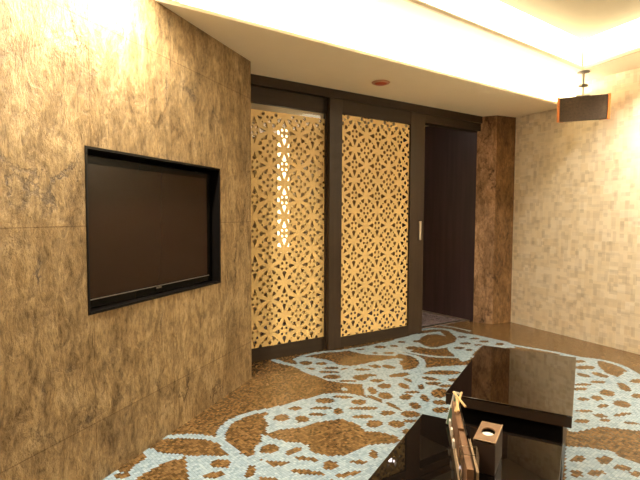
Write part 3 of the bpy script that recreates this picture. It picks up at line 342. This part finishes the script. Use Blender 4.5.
# ------------------------------------------------------------------ walls
# stone wall: x runs from its end at the doors back to the camera, y into the wall
ang = math.atan2(sd.y, sd.x)
TV0, TV1, TZ0, TZ1 = .455, 1.615, .825, 1.612
LS = tS
# local +y = left of sd = into ... chosen so that the room side is at y=0
bl = [(0, LS, -.22, 0, 0, TZ0), (0, LS, -.22, 0, TZ1, CEI), (0, TV0, -.22, 0, TZ0, TZ1), (TV1, LS, -.22, 0, TZ0, TZ1)]
S(boxes('wall_left', bl, M['stone'], loc=(S1.x, S1.y, 0), rotz=ang), 'rough tan stone slab wall around the television niche', 'wall')
th = .012
bl = [(TV0-.0, TV1, -.20, -.185, TZ0, TZ1), (TV0, TV0+th, -.185, .004, TZ0, TZ1), (TV1-th, TV1, -.185, .004, TZ0, TZ1),
      (TV0+th, TV1-th, -.185, .004, TZ0, TZ0+th), (TV0+th, TV1-th, -.185, .004, TZ1-th, TZ1)]
S(boxes('trim_2', bl, M['black'], loc=(S1.x, S1.y, 0), rotz=ang), 'black lacquer lining of the television niche', 'niche lining')

# wallpapered wall
ang_w = math.atan2(wd.y, wd.x)
S(boxes('wall_right', [(-.0, tW, 0, .12, 0, CEI+.02)], M['paper'], loc=(W0.x, W0.y, 0), rotz=ang_w), 'cream wallpapered wall with a patchwork of small rectangles', 'wall')
# stone pillar between the doorway and the wallpapered wall
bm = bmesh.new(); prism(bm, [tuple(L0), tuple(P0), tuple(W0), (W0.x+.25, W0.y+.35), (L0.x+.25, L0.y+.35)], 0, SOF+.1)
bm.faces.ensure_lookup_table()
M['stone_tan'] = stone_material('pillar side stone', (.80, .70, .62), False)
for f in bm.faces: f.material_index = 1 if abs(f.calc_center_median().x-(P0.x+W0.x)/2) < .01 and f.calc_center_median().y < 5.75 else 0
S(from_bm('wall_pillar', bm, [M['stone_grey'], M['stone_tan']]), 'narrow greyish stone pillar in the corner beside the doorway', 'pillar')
# dark veneer wall running back along the hallway
hd = Vector((-.60, .80)).normalized(); ha = math.atan2(hd.y, hd.x)
S(boxes('wall_hallway_side', [(0.002, 2.3, -.1, 0, 0, SOF)], M['hall'], loc=(L0.x, L0.y, 0), rotz=ha), 'dark aubergine veneered wall seen through the open doorway', 'wall')
S(boxes('baseboard_hallway', [(0.05, 2.2, 0, .006, 0, .018)], M['steel'], loc=(L0.x, L0.y, 0), rotz=ha), 'thin pale metal strip at the foot of the dark wall', 'baseboard')
S(boxes('wall_hallway_back', [(-1.3, 3.2, 0, .1, 0, SOF)], M['hallwall'], loc=(*D(0, -1.25), 0), rotz=DA), 'tan hallway wall behind the lattice doors', 'wall')
S(boxes('wall_hallway_end', [(-1.4, -.05, -.05, .05, 0, SOF)], M['hallwall'], loc=(*D(-.9, 0), 0), rotz=DA+PI/2), 'tan end wall of the hallway', 'wall') if False else None
bm = bmesh.new(); prism(bm, [D(-.9, -.12), D(-.8, -.12), D(-.8, -1.25), D(-.9, -1.25)], 0, SOF)
S(from_bm('wall_hallway_end', bm, M['hallwall']), 'tan end wall of the hallway', 'wall')
# back wall behind the camera
S(boxes('wall_back', [(S1.x+sd.x*tS, W0.x+wd.x*tW, YB-.1, YB, 0, CEI)], M['paper']), 'wallpapered wall at the back of the room', 'wall')

# ------------------------------------------------------------------ ceiling
# dropped soffit along the doors, its front edge parallel to them
fd = Vector((3.383, 2.396)).normalized(); fn = Vector((fd.y, -fd.x)); F0 = Vector((-.93, 2.671))
def F(s, n=0): p = F0+fd*s+fn*n; return (p.x, p.y)
def meet(A, u, B, v):
    det = u.x*(-v.y)+v.x*u.y; w = B-A; return (w.x*(-v.y)+v.x*w.y)/det
sE = meet(F0, fd, W0, wd); s0 = meet(F0, fd, S1, sd)
bm = bmesh.new()
prism(bm, [F(s0-.05), F(sE+.02), (W0.x+.35, W0.y+.55), (L0.x-1.9, L0.y+2.0), D(-1.3, -1.9)], SOF, SOF+.014)
S(from_bm('ceiling', bm, M['plaster']), 'lowered cream soffit running above the lattice doors', 'ceiling')
# lip and fascia: the light cove sits between them
COVE = .13
bm = bmesh.new(); prism(bm, [F(s0), F(sE), F(sE, -.012), F(s0, -.012)], SOF+.014, SOF+.022)
prism(bm, [F(s0, -COVE), F(sE, -COVE), F(sE, -COVE-.04), F(s0, -COVE-.04)], SOF+.014, CEI+.02)
S(from_bm('trim_4', bm, M['plaster']), 'cream cove lip and fascia on the soffit edge', 'cove')
# upper ceiling with a raised tray
C = Vector((2.462, 4.575)); a1 = Vector((-math.sin(math.radians(53.2)), -math.cos(math.radians(53.2)))); b1 = Vector((math.sin(math.radians(20.5)), -math.cos(math.radians(20.5))))
tb = (.1-C.y)/b1.y; R1 = C+b1*tb
ta = meet(C, a1, S1, sd)-.42; R2 = C+a1*ta
R3 = Vector((R2.x+sd.x*(R2.y-.1)/-sd.y, .1))
ring = [C, R1, R3, R2]
O = [Vector(F(sE+.05, -COVE-.03)), W0+wd*(tW+.1), S1+sd*(tS+.1), Vector(F(s0-.05, -COVE-.03))]
O[1] += Vector((.1, 0)); O[2] -= Vector((.1, 0))
bm = bmesh.new()
for z0, z1 in ((CEI, CEI+.03),):
    for i in range(4):
        j = (i+1) % 4
        prism(bm, [tuple(O[i]), tuple(O[j]), tuple(ring[j]), tuple(ring[i])], z0, z1)
S(from_bm('ceiling', bm, M['plaster']), 'cream upper ceiling border around the raised tray', 'ceiling')
bm = bmesh.new(); cen = sum((v for v in ring), Vector((0, 0)))/4
big = [v+(v-cen).normalized()*.12 for v in ring]
prism(bm, [tuple(v) for v in big], TOP, TOP+.03)
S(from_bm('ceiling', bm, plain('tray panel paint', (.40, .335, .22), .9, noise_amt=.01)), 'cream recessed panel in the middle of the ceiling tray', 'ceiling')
labels = ['glowing cove light band along the wallpapered side of the ceiling tray', 'glowing cove light band across the back of the ceiling tray',
          'glowing cove light band along the stone wall side of the ceiling tray', 'glowing cove light band facing the camera along the tray edge above the soffit']
for i in range(4):
    A, B_ = ring[i], ring[(i+1) % 4]; u = (B_-A).normalized(); o_ = Vector((-u.y, u.x))
    if (A+o_-cen).length < (A-cen).length: o_ = -o_
    bm = bmesh.new(); prism(bm, [tuple(A+o_*.008), tuple(B_+o_*.008), tuple(B_+o_*.03), tuple(A+o_*.03)], CEI+.032, TOP-.001)
    tag(from_bm('cove_light', bm, M['led']), labels[i], 'light', 'light bands around the ceiling tray')
# thin shadow-line bead on the tray edge
bm = bmesh.new()
for i in range(4):
    A, B_ = ring[i], ring[(i+1) % 4]; u = (B_-A).normalized(); o_ = Vector((-u.y, u.x))
    if (A+o_-cen).length < (A-cen).length: o_ = -o_
    prism(bm, [tuple(A-o_*.012), tuple(B_-o_*.012), tuple(B_+o_*.006), tuple(A+o_*.006)], CEI-.008, CEI+.012)
S(from_bm('trim_5', bm, plain('bead paint', (.66, .55, .38), .7)), 'thin tan bead along the tray edge', 'bead')
bm = bmesh.new(); prism(bm, [F(s0+.02, -.03), F(sE-.02, -.03), F(sE-.02, -.05), F(s0+.02, -.05)], SOF+.0145, SOF+.024)
tag(from_bm('led_strip', bm, M['led2']), 'warm light strip lying in the cove on top of the soffit edge', 'light')

# ------------------------------------------------------------------ door front
S(boxes('trim_1', [(-.35, 3.055, -.015, .12, 2.39, SOF), (2.052, 3.055, .0, .12, 2.30, 2.39)], M['header'], loc=(*D(0, .035), 0), rotz=DA), 'dark wooden header beam above the lattice doors', 'door header')
def clip(poly, x0, x1, z0, z1):
    for ax, lim, sg in ((0, x0, 1), (0, x1, -1), (1, z0, 1), (1, z1, -1)):
        out = []
        for i in range(len(poly)):
            a, c = poly[i], poly[(i+1) % len(poly)]
            ia = (a[ax]-lim)*sg >= 0; ic = (c[ax]-lim)*sg >= 0
            if ia: out.append(a)
            if ia != ic:
                t = (lim-a[ax])/(c[ax]-a[ax]); out.append((a[0]+t*(c[0]-a[0]), a[1]+t*(c[1]-a[1])))
        poly = out
        if len(poly) < 3: return []
    return poly
def lattice(name, x0, x1, z0, z1, ox, oz, P, mat, parent, y, thick=.006, margin=.010, k=1.55):
    """pierced screen: eight-petal rosettes on a centred grid, four small lozenges between them"""
    holes = []
    def petal(cx, cz, a, r0, r1, w0, w1):
        u = (math.cos(a), math.sin(a)); v = (-u[1], u[0])
        pr = [(r0, 0), (r0+(r1-r0)*.45, w0), (r0+(r1-r0)*.8, w1), (r1, w1*.55), (r1, -w1*.55), (r0+(r1-r0)*.8, -w1), (r0+(r1-r0)*.45, -w0)]
        holes.append([(cx+P*(u[0]*r+v[0]*w), cz+P*(u[1]*r+v[1]*w)) for r, w in pr])
    def dot(cx, cz, r, n=6, sx=1, sz=1):
        holes.append([(cx+P*r*sx*math.cos(2*PI*i/n), cz+P*r*sz*math.sin(2*PI*i/n)) for i in range(n)])
    i0 = int((x0-ox)/P)-2; i1 = int((x1-ox)/P)+3; j0 = int((z0-oz)/P)-2; j1 = int((z1-oz)/P)+3
    for i in range(i0, i1):
        for j in range(j0, j1):
            for kind in (0, 1):       # 0: long petals up and down, 1: long petals to the sides
                cx = ox+(i+.5*kind)*P; cz = oz+(j+.5*kind)*P
                for q in range(8):
                    a = q*PI/4
                    if q % 2: petal(cx, cz, a+(.12 if (q in (1, 5)) != (kind == 0) else -.12), .12, .285, .026*k, .046*k)
                    elif (q % 4 == 0) == (kind == 1): petal(cx, cz, a, .12, .34, .028*k, .052*k)
                    else: dot(cx+.29*P*math.cos(a), cz+.29*P*math.sin(a), .042*k)
            for mx, mz in ((.5, 0), (0, .5)):
                cx = ox+(i+mx)*P; cz = oz+(j+mz)*P
                for sx_ in (-1, 1):
                    for sz_ in (-1, 1): dot(cx+sx_*.075*P, cz+sz_*.085*P, .034*k, 5)
            for mx, mz in ((.25, .25), (.75, .25), (.25, .75), (.75, .75)): dot(ox+(i+mx)*P, oz+(j+mz)*P, .022*k, 5)
    from mathutils.geometry import delaunay_2d_cdt
    vs_ = [Vector(q) for q in ((x0, z0), (x1, z0), (x1, z1), (x0, z1))]; ed = [(0, 1), (1, 2), (2, 3), (3, 0)]; fc = []
    for h in holes:
        h = clip(h, x0+margin, x1-margin, z0+margin, z1-margin)
        if len(h) < 3: continue
        ar = sum(h[i][0]*h[(i+1) % len(h)][1]-h[(i+1) % len(h)][0]*h[i][1] for i in range(len(h)))/2
        if abs(ar) < 2e-5: continue
        if ar < 0: h = h[::-1]
        b0 = len(vs_); vs_ += [Vector(q) for q in h]; fc.append(list(range(b0, b0+len(h))))
    ov, oe, of, _, _, orig = delaunay_2d_cdt(vs_, ed, fc, 0, 1e-6)
    bm = bmesh.new(); fr_ = [bm.verts.new((v.x, y-thick/2, v.y)) for v in ov]; bk = [bm.verts.new((v.x, y+thick/2, v.y)) for v in ov]
    cnt = {}
    for f, o_ in zip(of, orig):
        if o_: continue
        bm.faces.new([fr_[k_] for k_ in f]); bm.faces.new([bk[k_] for k_ in reversed(f)])
        for a, c in zip(f, f[1:]+f[:1]):
            key = (min(a, c), max(a, c)); cnt[key] = None if key in cnt else (a, c)
    for e2 in cnt.values():
        if e2: a, c = e2; bm.faces.new((fr_[c], fr_[a], bk[a], bk[c]))
    for v in [v for v in bm.verts if not v.link_faces]: bm.verts.remove(v)
    return from_bm(name, bm, mat, parent)
PL = .298
# frame of a door: x along the wall from D0, y towards the room negative (local -y is the room side)
def door(name, label, x0, x1, z1, yc, th_, lst, rst, trl, brl, parts_mat):
    e_ = empty(name, label, 'door', (*D(x0, -yc), 0), DA, kind='structure')
    w = x1-x0
    boxes('stile', [(0, lst, -th_/2, th_/2, .004, z1)], parts_mat, e_, bevel=.003)
    boxes('stile', [(w-rst, w, -th_/2, th_/2, .004, z1)], parts_mat, e_, bevel=.003)
    boxes('rail', [(lst, w-rst, -th_/2+.002, th_/2-.002, z1-trl, z1)], M['header'], e_)
    boxes('rail', [(lst, w-rst, -th_/2+.002, th_/2-.002, .004, .004+brl)], M['header'], e_)
    return e_, w
# local +y points away from the room (dd rotated +90)
e_, w = door('door_1', 'sliding lattice door, gold pierced panel in a dark frame, next to the doorway', .79, 2.05, 2.39, -.02, .045, .147, .215, .135, .105, M['frame'])
lattice('lattice_panel', .138, w-.205, .10, 2.265, 1.1108-.798, 1.3416, PL, M['gold'], e_, .0)
hb = boxes('handle', [(w-.075, w-.045, -.034, -.022, 1.03, 1.235)], M['steel'], e_, bevel=.003); hb['label'] = 'pale metal pull bar'
e_, w = door('door_2', 'fixed lattice screen door, gold pierced panel behind glass, beside the stone wall', -.30, .80, 2.39, .03, .04, .06, .02, .135, .12, M['frame'])
lattice('lattice_panel', .05, w-.01, .11, 2.20, .3455+.30, 1.5786, PL, M['gold'], e_, .0, k=1.4)
gp = boxes('glass_pane', [(.05, w-.012, .006, .011, .11, 2.265)], M['glass'], e_)
# lattice standing behind the left screen, in the hallway
e_ = empty('door_3', 'second gold lattice panel parked behind the left screen', 'door', (*D(-.45, -.17), 0), DA, kind='structure')
lattice('lattice_panel', 0.0, .80, .11, 2.16, .3455+.45-.05, 1.5786+.02, PL, M['gold_back'], e_, 0, k=1.3)
lattice('lattice_panel', .93, 1.30, .11, 2.16, .3455+.45-.02, 1.5786+.03, PL, M['gold_back'], e_, 0, k=1.3)
boxes('rail', [(0, 1.30, -.012, .012, .02, .11)], M['header'], e_)

# ------------------------------------------------------------------ hallway lights
lo = boxes('light_slot', [(-.075, .075, -.03, -.002, .85, 2.3)], M['hall_led'], loc=(*D(1.0, -1.22), 0), rotz=DA, bevel=.006)
tag(lo, 'bright vertical wall light glowing through the left lattice', 'light')
for s_, n_ in ((.1, -.7), (2.1, -.5)):
    bm = bmesh.new(); cyl(bm, (0, 0), .06, -.012, 0)
    o = from_bm('downlight', bm, M['hall_dl' if s_ < 1 else 'hall_cool'], loc=(*D(s_, n_), SOF)); o.name = 'downlight'
    tag(o, 'round hallway downlight behind the left lattice' if s_ < 1 else 'round hallway downlight behind the sliding lattice door', 'light', 'hallway downlights')

# ceiling spotlights washing the stone wall, then added unseen ones for fill
def washer(x, y, z, e, label, col=(1, .90, .72), rad=.035, ang_=150, mat='hall_dl2'):
    t = empty('spotlight', label, 'light', (x, y, z), group='recessed ceiling spotlights')
    bm = bmesh.new(); lathe(bm, [(.052, 0), (.050, -.006), (.040, -.007), (.038, -.001)], 28); from_bm('trim_ring', bm, M['steel'], t, smooth=True)
    bm = bmesh.new(); cyl(bm, (0, 0), .037, -.003, -.0015); from_bm('lens', bm, M[mat], t)
    l = bpy.data.lights.new('lamp', 'SPOT'); l.energy = e; l.color = col; l.spot_size = math.radians(ang_); l.spot_blend = .9; l.shadow_soft_size = rad
    lo = bpy.data.objects.new('lamp', l); COL.objects.link(lo); lo.parent = t; lo.location = (0, 0, -.045)
for d_, e_w, lb in ((1.50, 310, 'spotlight shining down the stone wall just in front of the soffit'),
                    (2.75, 110, 'spotlight shining down the stone wall nearer the camera')):
    washer(*Sw(d_, .21), CEI, e_w, lb)
for d_, e_w, lb in ((1.9, 165, 'added unseen spotlight brightening the wallpapered wall beyond the speaker'), (2.9, 165, 'middle one of the added unseen spotlights brightening the wallpapered wall'),
                    (3.9, 165, 'added unseen spotlight brightening the wallpapered wall nearer the camera')):
    p = W0+wd*d_-Vector((-wd.y, wd.x))*.38; washer(p.x, p.y, CEI, e_w, lb)  # unseen spots, added out of view to brighten the wallpaper

for x_, y_, lb in ((.45, 2.15, 'added unseen fill spotlight in the tray panel above the low table, left'), (1.75, 2.55, 'added unseen fill spotlight in the tray panel above the taller table, right'),
                   (.1, .9, 'added unseen fill spotlight in the tray panel behind the camera position, left'), (2.3, 1.2, 'added unseen fill spotlight in the tray panel near the back, right')):
    washer(x_, y_, TOP, 22, lb, ang_=130)  # unseen spots added to the tray as ambient fill for the room
# ------------------------------------------------------------------ red fitting on the soffit
t = empty('ceiling_alarm', 'small round red fitting on the soffit above the sliding lattice door', 'smoke alarm', (.53, 4.28, SOF))
bm = bmesh.new(); lathe(bm, [(.075, 0), (.082, -.004), (.078, -.010), (.058, -.014)], 32); from_bm('base_ring', bm, plain('tan ring', (.55, .30, .17), .5), t, smooth=True)
bm = bmesh.new(); lathe(bm, [(.057, -.010), (.055, -.018), (.035, -.024), (.004, -.025)], 32); from_bm('lens', bm, M['red'], t, smooth=True)

# ------------------------------------------------------------------ television in the niche
t = empty('television', 'black flat television set into the stone wall niche', 'television', (S1.x, S1.y, 0), ang)
x0, x1, z0, z1 = TV0+.055, TV1-.020, TZ0+.028, TZ1-.040
yb, yf = -.125, -.045
boxes('housing', [(x0, x1, yb, yf-.008, z0, z1)], M['matte'], t, bevel=.006)
bz = .034
# bezel: frame with a curved clear lower edge
bm = bmesh.new()
nseg = 24
def brk(x): return z0-.004-.012*math.sin(PI*(x-x0)/(x1-x0))
for q in ((x0, x0+bz, z0+.038, z1), (x1-bz, x1, z0+.038, z1), (x0+bz, x1-bz, z1-bz, z1)): box(bm, q[0], q[1], yf-.01, yf, q[2], q[3])
pts = [(x0, z0+.038), (x1, z0+.038)]+[(x1-(x1-x0)*i/nseg, brk(x1-(x1-x0)*i/nseg)) for i in range(nseg+1)]
f0 = [bm.verts.new((x, yf, z)) for x, z in pts]; f1 = [bm.verts.new((x, yf-.01, z)) for x, z in pts]
bm.faces.new(f0); bm.faces.new(f1[::-1])
for i in range(len(pts)): bm.faces.new((f0[i], f0[(i+1) % len(pts)], f1[(i+1) % len(pts)], f1[i]))
from_bm('bezel', bm, M['bezel'], t)
boxes('screen', [(x0+bz, x1-bz, yf-.008, yf-.002, z0+.038, z1-bz)], M['screen'], t)
sp_ = boxes('trim_strip', [(x0+.02, x1-.02, yf, yf+.004, z0+.030, z0+.034)], M['dsteel'], t); sp_['label'] = 'thin shiny strip under the screen'
xm = (x0+x1)/2
boxes('power_button', [(xm-.03, xm+.03, yf, yf+.006, z0+.004, z0+.016)], M['bezel'], t, bevel=.002)
boxes('logo', [(xm-.022, xm+.022, yf+.0005, yf+.002, z0+.017, z0+.026)], M['dsteel'], t)

# ------------------------------------------------------------------ hanging speaker
sx_, sy_ = (2.52,4.66)
t = empty('loudspeaker', 'black loudspeaker with orange side panels hanging from the ceiling by the wallpapered wall', 'speaker', (sx_, sy_, CEI), math.radians(-25))
zc0 = 2.33-CEI; zc = 0; hh = .116; ww = .222
TILT = Matrix.Translation((0, 0, zc0)) @ Matrix.Rotation(math.radians(9), 4, 'X')
bm = bmesh.new(); lathe(bm, [(.055, 0), (.055, -.008), (.02, -.016), (.004, -.018)], 24); from_bm('ceiling_plate', bm, M['dsteel'], t)
bm = bmesh.new(); cyl(bm, (0, 0), .011, -.13, -.01, 14); from_bm('rod', bm, M['dsteel'], t)
bm = bmesh.new(); lathe(bm, [(.004, -.115), (.04, -.125), (.042, -.14), (.004, -.145)], 20); from_bm('swivel_joint', bm, M['dsteel'], t)
boxes('yoke', [(-.06, .06, -.02, .02, zc0+hh+.004, zc0+hh+.014), (-.008, .008, -.008, .008, zc0+hh+.01, -.14)], M['steel'], t)
# cabinet narrows towards the back
bm = bmesh.new(); prism(bm, [(-ww+.022, -.10), (ww-.022, -.10), (ww-.07, .13), (-ww+.07, .13)], zc-hh+.004, zc+hh-.004); bm.transform(TILT); from_bm('cabinet', bm, M['matte'], t, bevel=.004)
bm = bmesh.new(); box(bm, -ww+.024, ww-.024, -.112, -.098, zc-hh+.006, zc+hh-.006); bm.transform(TILT); from_bm('grille', bm, M['cloth'], t, bevel=.005)
for s_ in (-1, 1):
    bm = bmesh.new(); prism(bm, [(s_*(ww-.022), -.118), (s_*ww, -.118), (s_*(ww-.045), .14), (s_*(ww-.068), .14)], zc-hh, zc+hh); bm.transform(TILT)
    from_bm('side_panel', bm, M['orange'], t, bevel=.003)['label'] = 'orange wooden side panel'

# ------------------------------------------------------------------ the two glossy tables
U = Vector((math.sin(math.radians(29)), math.cos(math.radians(29)))); TA = math.atan2(U.y, U.x)-PI/2   # local y runs away from the camera
def Tb(v, u): p = Vector((U.y, -U.x))*v+U*u; return (p.x, p.y)
def coffee(name, label, v0, v1, u0, u1, zt, thick, inset, drawer):
    t = empty(name, label, 'table', (*Tb((v0+v1)/2, (u0+u1)/2), 0), TA)
    a, c = (v1-v0)/2, (u1-u0)/2
    boxes('top', [(-a, a, -c, c, zt-.008, zt)], M['blackglass' if zt > .4 else 'lowglass'], t, bevel=.0015)
    boxes('apron', [(-a+.002, a-.002, -c+.002, c-.002, zt-thick, zt-.0085)], M['sideglass'], t, bevel=.002)
    boxes('body', [(-a+inset, a-inset, -c+inset, c-inset, .05, zt-thick-.0005)], M['black'], t, bevel=.003)
    boxes('plinth', [(-a+inset+.03, a-inset-.03, -c+inset+.03, c-inset-.03, 0.001, .0495)], M['matte'], t)
    return t
coffee('coffee_table', 'taller glossy dark coffee table reflecting the wallpaper, behind the low one', -.562, -.022, 2.259, 3.225, .45, .055, .035, 0)
coffee('coffee_table', 'lower glossy black coffee table carrying the menu rack, nearest the camera', -.634, -.052, .95, 2.13, .38, .05, .02, 0)

# ------------------------------------------------------------------ on the low table
# brown leather box with a cup sunk in its top
cx, cy = (.627,1.730)
t = empty('caddy_box', 'brown box with a round hole in its top, on the low table', 'box', (cx, cy, .381), TA)
hw, hl, hz = .038, .085, .119
bm = bmesh.new()
for q in ((-hw, hw, -hl, -hl+.008, 0, hz-.006), (-hw, hw, hl-.008, hl, 0, hz-.006), (-hw, -hw+.008, -hl+.008, hl-.008, 0, hz-.006), (hw-.008, hw, -hl+.008, hl-.008, 0, hz-.006), (-hw+.008, hw-.008, -hl+.008, hl-.008, 0, .006)): box(bm, *q)
from_bm('box_body', bm, plain('dark box side', (.035, .02, .014), .4), t, bevel=.0015)
# lid plate with a hole: ring of quads
bm = bmesh.new(); n = 32; rr = .024; hy = .002
out = []; inn = []
for i in range(n):
    a = 2*PI*i/n; c_, s_ = math.cos(a), math.sin(a)
    k_ = min((hw/abs(c_)) if abs(c_) > 1e-6 else 9, ((hl-hy*(1 if s_ > 0 else -1))/abs(s_)) if abs(s_) > 1e-6 else 9)
    out.append((c_*k_, hy+s_*k_)); inn.append((c_*rr, hy+s_*rr*1.5))
vo = [[bm.verts.new((*p, z)) for p in out] for z in (hz-.006, hz)]; vi = [[bm.verts.new((*p, z)) for p in inn] for z in (hz-.006, hz)]
cq = [[bm.verts.new((x, y, z)) for x, y in ((hw, hl), (-hw, hl), (-hw, -hl), (hw, -hl))] for z in (hz-.006, hz)]
for i in range(n):
    j = (i+1) % n
    for l in (0, 1):
        f = (vo[l][i], vo[l][j], vi[l][j], vi[l][i]); bm.faces.new(f if l == 0 else f[::-1])
    bm.faces.new((vi[0][i], vi[0][j], vi[1][j], vi[1][i]))
    # corner fill
    (x1_, y1_), (x2_, y2_) = out[i], out[j]
    crn = None
    for k_, (qx, qy) in enumerate(((hw, hl), (-hw, hl), (-hw, -hl), (hw, -hl))):
        if abs(x1_-x2_) > 1e-5 and abs(y1_-y2_) > 1e-5 and (qx > 0) == (x1_+x2_ > 0) and (qy > hy) == ((y1_+y2_)/2 > hy): crn = k_
    if crn is not None:
        for l in (0, 1): bm.faces.new((vo[l][i], vo[l][j], cq[l][crn]) if l else (vo[l][j], vo[l][i], cq[l][crn]))
for v in [v for v in bm.verts if not v.link_faces]: bm.verts.remove(v)
from_bm('lid', bm, M['caddy'], t)['label'] = 'tan brown lid'
fr = boxes('lid_rim', [(hw-.003, hw+.001, -hl, hl, hz, hz+.002), (-hw, hw, -hl-.001, -hl+.003, hz, hz+.002)], M['page'], t)
# the cup in the hole
px, py = Tb(0, 0)
off = Matrix.Rotation(TA, 2) @ Vector((0, hy-.011))
bm = bmesh.new(); lathe(bm, [(.016, .0), (.021, .03), (.0235, .097), (.0240, .102), (.0235, .104), (.015, .106), (.002, .1065)], 28)
o = from_bm('cup', bm, M['cup'], loc=(cx+off.x, cy+off.y, .3880), smooth=True); tag(o, 'white cup sunk in the round hole of the brown box', 'cup')

# menu rack: long wooden trough with upright menus
RA = math.radians(-11)
rx, ry = (.585,2.0)     # far end of the rack on the table
t = empty('menu_rack', 'long brown rack with clear end strap beside the brown box', 'menu rack', (rx, ry, .381), RA)
RL = .60
boxes('rack_base', [(-.022, .022, -RL, 0, 0, .012)], M['card'], t, bevel=.002)
boxes('side_rail', [(-.026, -.022, -RL, 0, 0, .045)], M['page'], t)
boxes('side_rail', [(.022, .026, -RL, 0, 0, .045)], M['matte'], t)
boxes('clear_strap', [(-.028, .028, -.447, -.442, .144, .147), (-.028, .028, -.505, -.500, .144, .147), (-.0285, -.0265, -.505, -.442, .046, .147), (.0265, .0285, -.505, -.442, .046, .147)], M['acrylic'], t)
Rm = Matrix.Rotation(RA, 2)
def rk(x, y): v = Rm @ Vector((x, y)); return (rx+v.x, ry+v.y)
menus = [(-.020, .002, -.03, -.30, .128, 'card', 'first brown menu in the rack, at its far left end'),
         (-.018, .003, -.305, -.58, .124, 'card', 'brown menu at the near end of the rack, inside the clear strap'),
         (.006, .012, -.05, -.33, .118, 'black', 'black menu on the right side of the rack, beside the cup'),
         (.012, .019, -.34, -.57, .112, 'page', 'cream edged menu at the near right of the rack')]
for a, c, y0, y1, h_, mt, lb in menus:
    e2 = empty('menu', lb, 'menu', (*rk((a+c)/2, (y0+y1)/2), .394), RA, 'menus standing in the rack')
    hw_ = (c-a)/2; l_ = (y0-y1)/2
    bm = bmesh.new(); box(bm, -hw_, -hw_+.0015, -l_, l_, 0, h_); box(bm, hw_-.0015, hw_, -l_, l_, 0, h_); box(bm, -hw_+.0015, hw_-.0015, -l_, -l_+.002, 0, h_)
    from_bm('cover', bm, M[mt], e2)
    boxes('pages', [(-hw_+.002, hw_-.002, -l_+.003, l_-.003, .002, h_-.003)], M['page' if mt == 'page' else 'card'] if mt != 'black' else M['matte'], e2)
# small paper tabs along the left edge
for k_, (yy, zz) in enumerate(((-.07, .10), (-.16, .105), (-.25, .10))):
    o = boxes('paper_tab', [(-.007, 0, -.012, .012, 0, .028)], M['white'], loc=(*rk(-.0267, yy), .405+zz-.08), rotz=RA)
    tag(o, ['pale paper tab at the far end of the rack', 'pale paper tab in the middle of the rack edge', 'pale paper tab nearest the camera on the rack edge'][k_], 'paper tab', 'paper tabs on the rack')
# wooden sticks crossing at the far end
for k_, (p, q, lb) in enumerate((((-.020, -.175, .50), (.016, -.05, .545), 'pale wooden stick leaning right at the far end of the rack'),
                     ((.022, -.15, .515), (-.018, -.06, .548), 'pale wooden stick leaning left across the others'),
                     ((-.010, -.20, .515), (-.006, -.06, .535), 'pale wooden stick lying between the two crossed ones'))):
    bm = bmesh.new(); p = (*rk(p[0], p[1]), p[2]+.03); q = (*rk(q[0], q[1]), q[2]+.02); tube(bm, p, q, .0045)
    tag(from_bm('wooden_stick', bm, M['stick']), lb, 'stick', 'wooden sticks on the rack')
# green and white card standing at the far end
e2 = empty('folded_card', 'small green and white card standing at the far end of the rack', 'card', (*rk(-.020, .05), .381), RA)
bm = bmesh.new(); tl = Matrix.Rotation(math.radians(12), 4, 'Y')
box(bm, -.018, .016, -.012, -.008, .004, .145); bm.transform(tl)
from_bm('green_face', bm, M['green'], e2)
bm = bmesh.new(); box(bm, -.019, -.012, -.014, -.0075, .08, .150); box(bm, -.019, .010, -.007, -.003, .004, .152); bm.transform(tl)
from_bm('white_edge', bm, M['white'], e2)

# ------------------------------------------------------------------ camera and world
f_px = 477.7; p_ = math.radians(-3.035); r_ = math.radians(-.262)
fwd = Vector((0, math.cos(p_), math.sin(p_))); up = Vector((0, -math.sin(p_), math.cos(p_))); rt = Vector((1, 0, 0))
r2 = math.cos(r_)*rt-math.sin(r_)*up; u2 = math.sin(r_)*rt+math.cos(r_)*up
cam = bpy.data.cameras.new('camera'); cam.sensor_width = 36; cam.lens = f_px/640*36; cam.clip_start = .02
co = bpy.data.objects.new('camera', cam); COL.objects.link(co)
m4 = Matrix((r2, u2, -fwd)).transposed().to_4x4(); m4.translation = (0, 0, 1.3); co.matrix_world = m4
bpy.context.scene.camera = co
w = bpy.data.worlds.new('world'); w.use_nodes = True; w.node_tree.nodes['Background'].inputs[0].default_value = (.9, .8, .7, 1); w.node_tree.nodes['Background'].inputs[1].default_value = .02
bpy.context.scene.world = w
vs = bpy.context.scene.view_settings; vs.view_transform = 'Standard'; vs.look = 'None'; vs.gamma = 1; vs.exposure = 0.17
